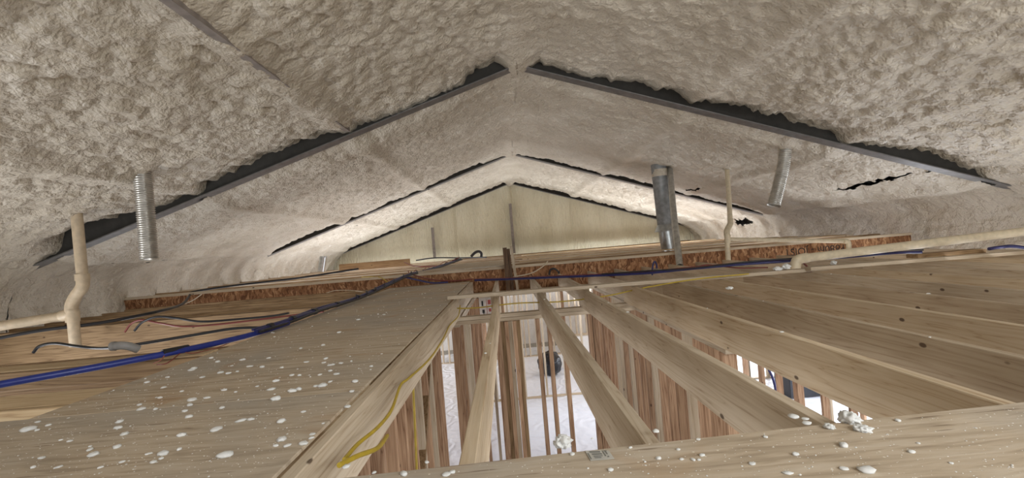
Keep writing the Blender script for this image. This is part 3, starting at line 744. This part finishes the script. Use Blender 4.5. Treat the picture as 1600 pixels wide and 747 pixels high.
cable('yellow_cable', [at(705, 482, 4.4), at(745, 481, 4.4), at(806, 474, 4.38), at(880, 471, 4.36), at(950, 462, 4.34), at(1010, 449, 4.3), at(1090, 436, 4.2), at(1170, 428, 4.2)], 0.006, 'yellow', 'thin yellow cable strung under the strap board across the joists')
cable('yellow_cable', [at(714, 478, 4.42)+Vector((0.03, 0, 0)), at(716, 494, 4.2), at(703, 508, 3.7), at(692, 530, 3.2), at(672, 560, 2.6), at(640, 590, 2.05)+Vector((0, 0, 0)), at(626, 602, 1.90), at(612, 640, 1.62), at(590, 668, 1.42), at(560, 693, 1.27), at(538, 718, 1.15)], 0.0055, 'yellow', 'yellow cable running down the face of the near deck edge joist')
cable('yellow_cable', [at(605, 681, 1.50), at(590, 700, 1.30), at(560, 712, 1.17), at(530, 727, 1.08)], 0.0065, 'yellow', 'bright yellow doubled cable end at the foot of the deck edge joist')
cable('yellow_cable', [Vector((-0.66, 3.0, -0.35)), Vector((-0.665, 2.95, -0.8)), Vector((-0.66, 2.85, -1.2)), Vector((-0.66, 2.8, -1.7))], 0.008, 'yellow', 'yellow cable stapled down a stud under the deck edge joist')
# left black and maroon cables
cable('black_cable', [at(-30, 534, 4.3), at(60, 517, 4.5), at(160, 504, 4.8), at(250, 486, 5.3), at(285, 475, 6.2), at(296, 462, 6.95), at(302, 456, 7.1), at(360, 447, 7.2), at(420, 440, 7.3), at(470, 434, 7.4), at(560, 420, 8.0)], 0.016, 'black', 'long black cable from the left edge climbing onto the raised floor')
cable('black_cable', [at(52, 551, 3.2), at(62, 541, 3.2), at(85, 536.5, 3.2), at(120, 541, 3.2), at(150, 544, 3.2), at(178, 543, 3.1), at(215, 538, 3.1), at(300, 524, 3.3), at(360, 514, 3.4), at(398, 512, 3.45), at(420, 514, 3.4)], 0.010, 'black', 'black cable curving over behind the grey conduit elbow')
cable('black_cable', [at(210, 517, 4.3), at(222, 504, 4.3), at(245, 495, 4.3), at(275, 497, 4.35), at(315, 502.5, 4.4), at(370, 499, 4.6), at(430, 493, 4.8), at(480, 484, 4.9), at(512, 483, 4.6)], 0.010, 'black', 'upper black cable curling down over the brown header')
cable('red_cable', [at(195, 519, 4.3), at(205, 506, 4.3), at(222, 500, 4.3), at(250, 505, 4.35), at(285, 510, 4.35), at(340, 507, 4.5), at(400, 500, 4.6), at(470, 491, 4.8), at(505, 487, 4.6)], 0.009, 'red', 'maroon cable curling over the brown header beside the black one')
cable('thin_wire', [at(240, 568, 2.55), at(252, 562, 2.55), at(262, 550, 2.6), at(280, 547, 2.65), at(300, 552, 2.7), at(340, 543, 2.85), at(370, 530, 3.0)], 0.003, 'copper', 'thin copper brown wire straggling along the blue pipe')
cable('thin_wire', [at(245, 570, 2.55), at(262, 567, 2.55), at(282, 552, 2.65), at(296, 546, 2.7)], 0.003, 'red', 'thin maroon wire hanging in a loop off the blue pipe')
cable('black_tape', [at(255, 553, 2.58)+Vector((0, -0.005, 0.008)), at(275, 549, 2.64)+Vector((0, -0.005, 0.008)), at(295, 545, 2.71)+Vector((0, -0.005, 0.008))], 0.0175, 'black', 'black tape patch wrapped on the blue pipe', 'tape')
cable('white_string', [at(283, 477, 6.9), at(300, 470, 6.9), at(315, 460, 6.9)], 0.007, 'cord', 'pale string hanging across the left end of the foremost I-joist', 'string')
cable('white_string', [at(510, 458, 6.9), at(525, 454, 6.9), at(550, 454, 6.9), at(575, 457, 6.8)], 0.006, 'cord', 'pale string lying below the foremost I-joist near the bundle', 'string')
cable('yellow_cable', [at(565, 433, 7.2), at(592, 433, 7.0), at(606, 441, 6.85)], 0.007, 'yellow', 'short yellow cable over the edge of the raised floor left of the bundle')
cable('black_cable', [at(650, 407, 10.5), at(680, 403, 10.5), at(720, 403, 10.5), at(760, 402, 10.0)], 0.014, 'black', 'black cable lying on the raised floor behind the bundle')
cable('red_cable', [at(632, 410, 10.0), at(650, 416, 9.5), at(690, 415, 9.0), at(705, 409, 9.0), at(715, 403, 9.0)], 0.012, 'red', 'copper red cable looping on the raised floor behind the bundle')
cable('black_cable', [at(736, 401, 12), at(742, 395, 12), at(748, 393, 12), at(752, 396, 12), at(752, 402, 12)], 0.035, 'black', 'small black hose loop standing on the raised floor before the gable', 'hose')
cable('grey_strap', [at(1019, 430, 6.3), at(1020, 415, 6.3), at(1023, 409, 6.3), at(1026, 415, 6.3), at(1026, 430, 6.3)], 0.012, 'navy', 'small dark strap loop standing over the joists left of the slim duct', 'strap')
cable('thin_wire', [at(800, 433, 6.9), at(830, 427, 6.9), at(850, 415, 6.95), at(856, 408, 7.0)], 0.008, 'cord', 'pale wire bending up across the foremost I-joist right of the upright planks')
cable('dark_hook', [at(858, 430, 6.9), at(860, 422, 6.9), at(866, 420, 6.9), at(872, 424, 6.9), at(874, 430, 6.9)], 0.014, 'black', 'small black bracket against the foremost I-joist', 'bracket')

# ---------------------------------------------------------------- things on the floor below
def bag():
    c = at(858, 557, 11.6); bm = bmesh.new(); bmesh.ops.create_icosphere(bm, subdivisions=4, radius=1)
    for v in bm.verts:
        n = v.co.copy(); r = 1+0.12*noise.noise(n*3)+0.05*abs(noise.noise(n*9))
        v.co = Vector((n.x*0.29*r, n.y*0.26*r, n.z*0.30*r)); v.co.z = max(v.co.z, -0.27)
    me = bpy.data.meshes.new('trash_bag'); bm.to_mesh(me); bm.free(); me.materials.append(MAT['bag']); me.polygons.foreach_set('use_smooth', [True]*len(me.polygons))
    o = bpy.data.objects.new('trash_bag', me); C.objects.link(o); o.location = (c.x, 11.6, FZ+0.29)
    tag(o, 'shiny black plastic bag sitting on the white floor sheeting below', 'trash bag')
bag()
p = atz(983, 612, FZ+0.2)
g = empty('tool_case', (p.x, p.y, FZ+0.03), 'black tool case standing on the white sheeting beside the right hand studs', 'tool case')
MB().box(p.x-0.2, p.x+0.22, p.y-0.15, p.y+0.15, FZ+0.03, FZ+0.30, 0.02).build('body', 'tool', g)
MB().box(p.x-0.2, p.x+0.22, p.y-0.15, p.y+0.15, FZ+0.305, FZ+0.38, 0.02).build('lid', 'tool', g)
MB().tube(smooth_path([(p.x-0.09, p.y, FZ+0.375), (p.x-0.08, p.y, FZ+0.43), (p.x+0.1, p.y, FZ+0.43), (p.x+0.11, p.y, FZ+0.375)], 5), 0.012, 8).build('handle', 'tool', g)
p = at(944, 545, 11.97)
tag(MB().box(p.x-0.05, p.x+0.05, 11.93, 11.968, p.z-0.07, p.z+0.07, 0.005).build('outlet_box', 'bluebox'), 'small blue electrical box on the low white partition', 'outlet box')
cable('wall_wire', [at(942, 530, 11.95), at(941, 515, 11.95), at(943, 500, 11.95)], 0.012, 'black', 'thin black wire rising above the small blue electrical box')
cable('blue_tube', [at(1200, 575, 7.6), at(1207, 590, 7.6), at(1212, 610, 7.6), at(1213, 640, 7.6)], 0.022, 'navy', 'dark blue tube hanging in the bright gap between two right hand joists', 'pipe')
p = at(1258, 606, 8.6)
g = empty('black_cabinet', (p.x, 8.6, FZ), 'dark panel unit standing on the floor below, seen through the right hand gap', 'cabinet')
MB().box(p.x-0.28, p.x+0.42, 8.6, 9.1, FZ+0.03, -1.3, 0.01).build('body', 'tool', g)
MB().box(p.x-0.25, p.x+0.39, 8.58, 8.6, -2.1, -2.09).build('trim_strip', 'pvc', g)
# printed sheet stapled below
pa, pb = at(748, 466, 6.6), at(771, 496, 6.6)
g = empty('printed_sheet', (pa.x, 6.6, pb.z), 'white printed paper with black and red pictures fixed below the deck corner', 'paper sheet')
W_, H_ = pb.x-pa.x, pa.z-pb.z
MB().box(pa.x, pb.x, 6.6, 6.606, pb.z, pa.z).build('paper', 'paper', g)
for (u0, u1, v0, v1, m) in ((0.18, 0.30, 0.60, 0.85, 'ink'), (0.20, 0.38, 0.25, 0.42, 'ink'), (0.26, 0.34, 0.16, 0.24, 'ink'), (0.66, 0.88, 0.66, 0.88, 'inkred'), (0.70, 0.88, 0.30, 0.46, 'inkred'), (0.55, 0.58, 0.1, 0.9, 'inkred')):
    MB().box(pa.x+W_*u0, pa.x+W_*u1, 6.596, 6.599, pb.z+H_*v0, pb.z+H_*v1).build('printed_picture', m, g)
# label on the foreground sheet
q = [atz(x, y, PT+0.0012) for x, y in ((914, 704.5), (951, 704), (960, 717), (923, 720))]
g = empty('paper_label', q[0], 'small pale grey printed paper label stuck on the foreground plywood', 'label')
MB().poly(q, [(0, 1, 2, 3)]) if False else None
mb = MB(); mb.poly(q+[p+Vector((0, 0, 0.0006)) for p in q], [(0, 1, 2, 3), (4, 7, 6, 5), (0, 4, 5, 1), (1, 5, 6, 2), (2, 6, 7, 3), (3, 7, 4, 0)]); mb.build('paper', 'label', g)
def lq(u, v): return q[0].lerp(q[1], u).lerp(q[3].lerp(q[2], u), v)+Vector((0, 0, 0.0012))
for (u0, u1, v0, v1) in ((0.15, 0.6, 0.12, 0.26), (0.2, 0.62, 0.36, 0.5), (0.22, 0.6, 0.6, 0.68), (0.22, 0.5, 0.76, 0.84), (0.70, 0.74, 0.1, 0.7), (0.78, 0.9, 0.05, 0.12), (0.82, 0.86, 0.12, 0.5), (0.78, 0.84, 0.7, 0.82), (0.04, 0.08, 0.3, 0.9)):
    MB().poly
    m_ = MB(); cs = [lq(u0, v0), lq(u1, v0), lq(u1, v1), lq(u0, v1)]
    m_.poly(cs+[c+Vector((0, 0, 0.0003)) for c in cs], [(0, 1, 2, 3), (4, 7, 6, 5), (0, 4, 5, 1), (1, 5, 6, 2), (2, 6, 7, 3), (3, 7, 4, 0)]); m_.build('printed_mark', 'labelink', g)

# ---------------------------------------------------------------- foam crumbs
def crumb_mesh(seed, flat=0.45, rough_=0.35, sub=2):
    bm = bmesh.new(); bmesh.ops.create_icosphere(bm, subdivisions=sub, radius=1)
    for v in bm.verts:
        n = v.co.copy(); r = 1+rough_*noise.noise(n*1.6+Vector((seed*3.1, 0, 0)))+rough_*0.8*noise.noise(n*4+Vector((0, seed*1.7, 0)))
        v.co = n*r; v.co.z = max(v.co.z*flat, -flat*0.55)
    zs = min(v.co.z for v in bm.verts)
    for v in bm.verts: v.co.z -= zs
    me = bpy.data.meshes.new('foam_crumb'); bm.to_mesh(me); bm.free(); me.materials.append(MAT['crumb'])
    me.polygons.foreach_set('use_smooth', [True]*len(me.polygons)); return me
CM = [crumb_mesh(i, 0.35+0.06*(i % 4), 0.25+0.05*(i % 5), 2) for i in range(9)]
BIG = [crumb_mesh(20+i, 0.75, 0.55, 4) for i in range(3)]
def crumb(p, r, label, group=None, mesh=None):
    o = bpy.data.objects.new('foam_crumb', mesh or random.choice(CM)); C.objects.link(o); o.location = p
    o.scale = (r*random.uniform(0.8, 1.3), r*random.uniform(0.75, 1.15), r*random.uniform(0.7, 1.1)); o.rotation_euler = (0, 0, random.uniform(0, 6.28))
    return tag(o, label, 'foam crumb', group)
def crp(px, py, wpx, z=PT):               # a crumb seen at a pixel with an apparent width
    p = atz(px, py, z); return p, max(0.0015, wpx/2/F*p.y)
spec = [(879, 692, 30, 'lumpy white foam chunk on the near edge of the foreground plywood', 0),
        (1328, 655, 30, 'jagged white foam chunk at the right part of the foreground plywood', 1),
        (1349, 668, 24, 'flat white foam piece just right of the jagged chunk', 2),
        (1296, 664, 17, 'small knobbly foam piece left of the jagged chunk', 1)]
for px, py, wd, lb, k in spec:
    p, r = crp(px, py+5, wd); o = crumb(p, r*0.9, lb, 'larger foam chunks', BIG[k]); o.scale = (r*.95, r*.8, r*.9 if wd > 25 else r*0.6); o['category'] = 'foam chunk'
fore_l = [(1354, 736, 22, 'egg shaped'), (1240, 652, 15, 'sliver like'), (1258, 655, 9, 'pebble like'), (1261, 662, 13, 'oval'), (1318, 697, 16, 'flat round'), (1403, 658, 10, 'pointed'), (1231, 740, 14, 'oblong'),
          (1243, 711, 12, 'thin'), (697, 742, 14, 'fluffy'), (707, 739, 10, 'rounded'), (631, 742, 13, 'drop shaped'), (541, 730, 11, 'knob like'), (667, 723, 8, 'tiny round'), (585, 739, 9, 'broken'),
          (954, 735, 11, 'button like'), (985, 700, 6, 'small cubic'), (1060, 703, 7, 'little smooth'), (1091, 687, 7, 'small light'), (1097, 712, 9, 'angular'), (1029, 717, 8, 'short'), (1065, 718, 7, 'grainy'),
          (1083, 719, 8, 'split'), (1092, 719, 6, 'pea sized'), (1175, 725, 10, 'bent'), (1196, 683, 8, 'upright'), (1424, 707, 10, 'pale flat'), (1486, 724, 7, 'crisp'), (1435, 693, 6, 'dull'), (1318, 733, 12, 'wide'),
          (1025, 675, 13, 'lumpy end'), (894, 710, 10, 'squashed'), (925, 686, 5, 'standing')]
for px, py, wd, wrd in fore_l:
    p, r = crp(px, py, wd); crumb(p, r, '%s white foam crumb on the foreground plywood %s' % (wrd, 'left of the label' if px < 915 else ('right of the label' if px < 1200 else 'toward its right end')), 'foam crumbs on the foreground plywood')
left_l = [(45, 672, 16), (59, 660, 8), (76, 665, 9), (58, 673, 7), (65, 716, 11), (92, 730, 9), (147, 711, 15), (141, 703, 10), (141, 698, 7), (184, 669, 12), (187, 660, 11), (183, 699, 12), (195, 679, 11), (221, 640, 11), (218, 633, 8),
          (230, 710, 7), (235, 709, 6), (255, 710, 16), (252, 717, 8), (239, 723, 9), (191, 722, 9), (157, 731, 7), (95, 688, 6), (109, 690, 7), (52, 731, 8), (283, 681, 12), (280, 703, 9), (295, 652, 13), (289, 643, 9), (297, 634, 9), (324, 622, 9), (322, 622, 7),
          (299, 626, 12), (316, 590, 8), (338, 672, 15), (352, 713, 22), (377, 658, 14), (392, 656, 11), (379, 563, 8), (345, 583, 8), (303, 577, 11), (299, 579, 9), (357, 584, 7), (350, 610, 10), (347, 638, 8), (390, 573, 10), (368, 613, 6),
          (555, 597, 12), (550, 612, 9), (517, 571, 11), (509, 561, 8), (506, 567, 7), (533, 568, 7), (526, 585, 10), (504, 604, 14), (516, 580, 7), (494, 604, 9), (516, 597, 8), (467, 609, 10), (456, 612, 12), (424, 609, 11), (431, 596, 10), (431, 625, 13),
          (440, 659, 13), (440, 688, 14), (431, 697, 8), (449, 697, 10), (474, 694, 14), (488, 679, 9), (543, 636, 10), (456, 587, 8), (500, 586, 6), (479, 566, 7), (468, 587, 6), (549, 565, 5), (580, 573, 6), (474, 644, 8), (487, 685, 7), (505, 662, 5),
          (230, 598, 8), (256, 606, 7), (330, 560, 7), (340, 566, 7), (362, 572, 6), (371, 581, 6), (284, 612, 6), (250, 622, 7), (243, 640, 7), (262, 590, 7), (410, 574, 8), (402, 604, 6), (420, 560, 6), (440, 575, 6), (470, 545, 6), (505, 540, 6), (530, 520, 7), (560, 500, 7), (600, 492, 5)]
for i, (px, py, wd) in enumerate(left_l):
    p, r = crp(px, py, wd)
    if wd >= 14: lb = 'large white foam crumb on the left plywood deck, %s' % {16: 'near its left edge', 22: 'shell shaped and biggest', 15: 'toward its left front', 14: 'near its middle', 13: 'x'}.get(wd, 'x')
    else: lb = 'small white foam crumb scattered on the left plywood deck'
    crumb(p, r, lb, 'foam crumbs on the plywood deck' if wd < 14 else 'large foam crumbs on the plywood deck')
rr = random.Random(5)
k = 0
while k < 95:
    px, py = rr.uniform(0, 720), rr.uniform(450, 745)
    p = atz(px, py, PT)
    if p.y < 1.63: ok = -2.5 < p.x < -0.6 and p.y > 1.02 or (p.y > 0.8 and p.x < -0.6)
    else: ok = -1.66 < p.x < -0.58 and p.y < 6.4
    if not ok: continue
    crumb(p, rr.uniform(1.2, 3.2)/2/F*p.y*1.1, 'tiny white foam speck scattered on the left plywood deck', 'foam specks on the plywood deck'); k += 1
k = 0
while k < 30:
    px, py = rr.uniform(540, 1600), rr.uniform(640, 747); p = atz(px, py, PT)
    if p.y > 0.97 or p.x < -0.5: continue
    crumb(p, rr.uniform(1.5, 4)/2/F*p.y, 'tiny white foam speck scattered on the foreground plywood', 'foam specks on the foreground plywood'); k += 1
# crumbs on joists
for px, py, wd, lb in ((1140, 452, 9, 'round foam ball on a joist below the slim vent pipe'), (1228, 417, 12, 'foam lump on the strap board left of the drain elbow'), (1215, 420, 9, 'smaller foam lump on the strap board left of the drain elbow'),
                       (1302, 411, 9, 'foam lump on the strap board right of the drain elbow')):
    p, r = crp(px, py, wd, 0.0 if 'joist' in lb else 0.05)
    if 'strap' in lb: p = Vector((at(px, py, 4.27).x, 4.27, at(px, py, 4.27).z-r*0.5))
    crumb(p, r, lb, 'foam lumps among the joists', BIG[0])
for i, x in enumerate(JX[:11]):
    for _ in range(2 if i < 8 else 1):
        y = rr.uniform(1.15, 4.2); crumb(Vector((x+rr.uniform(0.008, 0.03), y, 0.0)), rr.uniform(0.004, 0.009), 'small foam crumb on the top edge of the %s near joist from the deck' % WORDS[i], 'foam crumbs on the near joists')

# finer overspray dust that nobody could count
def specks(name, label, sampler, n):
    mb = MB()
    for _ in range(n):
        p, r = sampler()
        a0 = rr.uniform(0, 6.28); m = 6
        ring = [p+Vector((math.cos(a0+i*6.283/m)*r*rr.uniform(.7, 1.2), math.sin(a0+i*6.283/m)*r*rr.uniform(.6, 1.1), 0.0002)) for i in range(m)]
        mb.poly(ring+[p+Vector((0, 0, r*0.6))], [(i, (i+1) % m, m) for i in range(m)], True)
    o = mb.build(name, 'crumb'); tag(o, label, 'foam dust', None, 'stuff')
def s_left():
    while True:
        p = atz(rr.uniform(-10, 720), rr.uniform(442, 750), PT)
        if (p.y < 1.6 and p.x < -0.58 and p.x > -2.5) or (p.y >= 1.6 and -1.66 < p.x < -0.57 and p.y < 6.5): return p, rr.uniform(0.5, 1.3)/F*max(p.y, 1.0)
def s_fore():
    while True:
        p = atz(rr.uniform(430, 1600), rr.uniform(630, 750), PT)
        if p.x > -0.52 and p.y < 0.98+0.046*(p.x+0.54): return p, rr.uniform(0.5, 1.4)/F*p.y
specks('foam_dust', 'fine white foam dust sprinkled over the left plywood deck', s_left, 900)
specks('foam_dust', 'fine white foam dust sprinkled over the foreground plywood sheet', s_fore, 350)
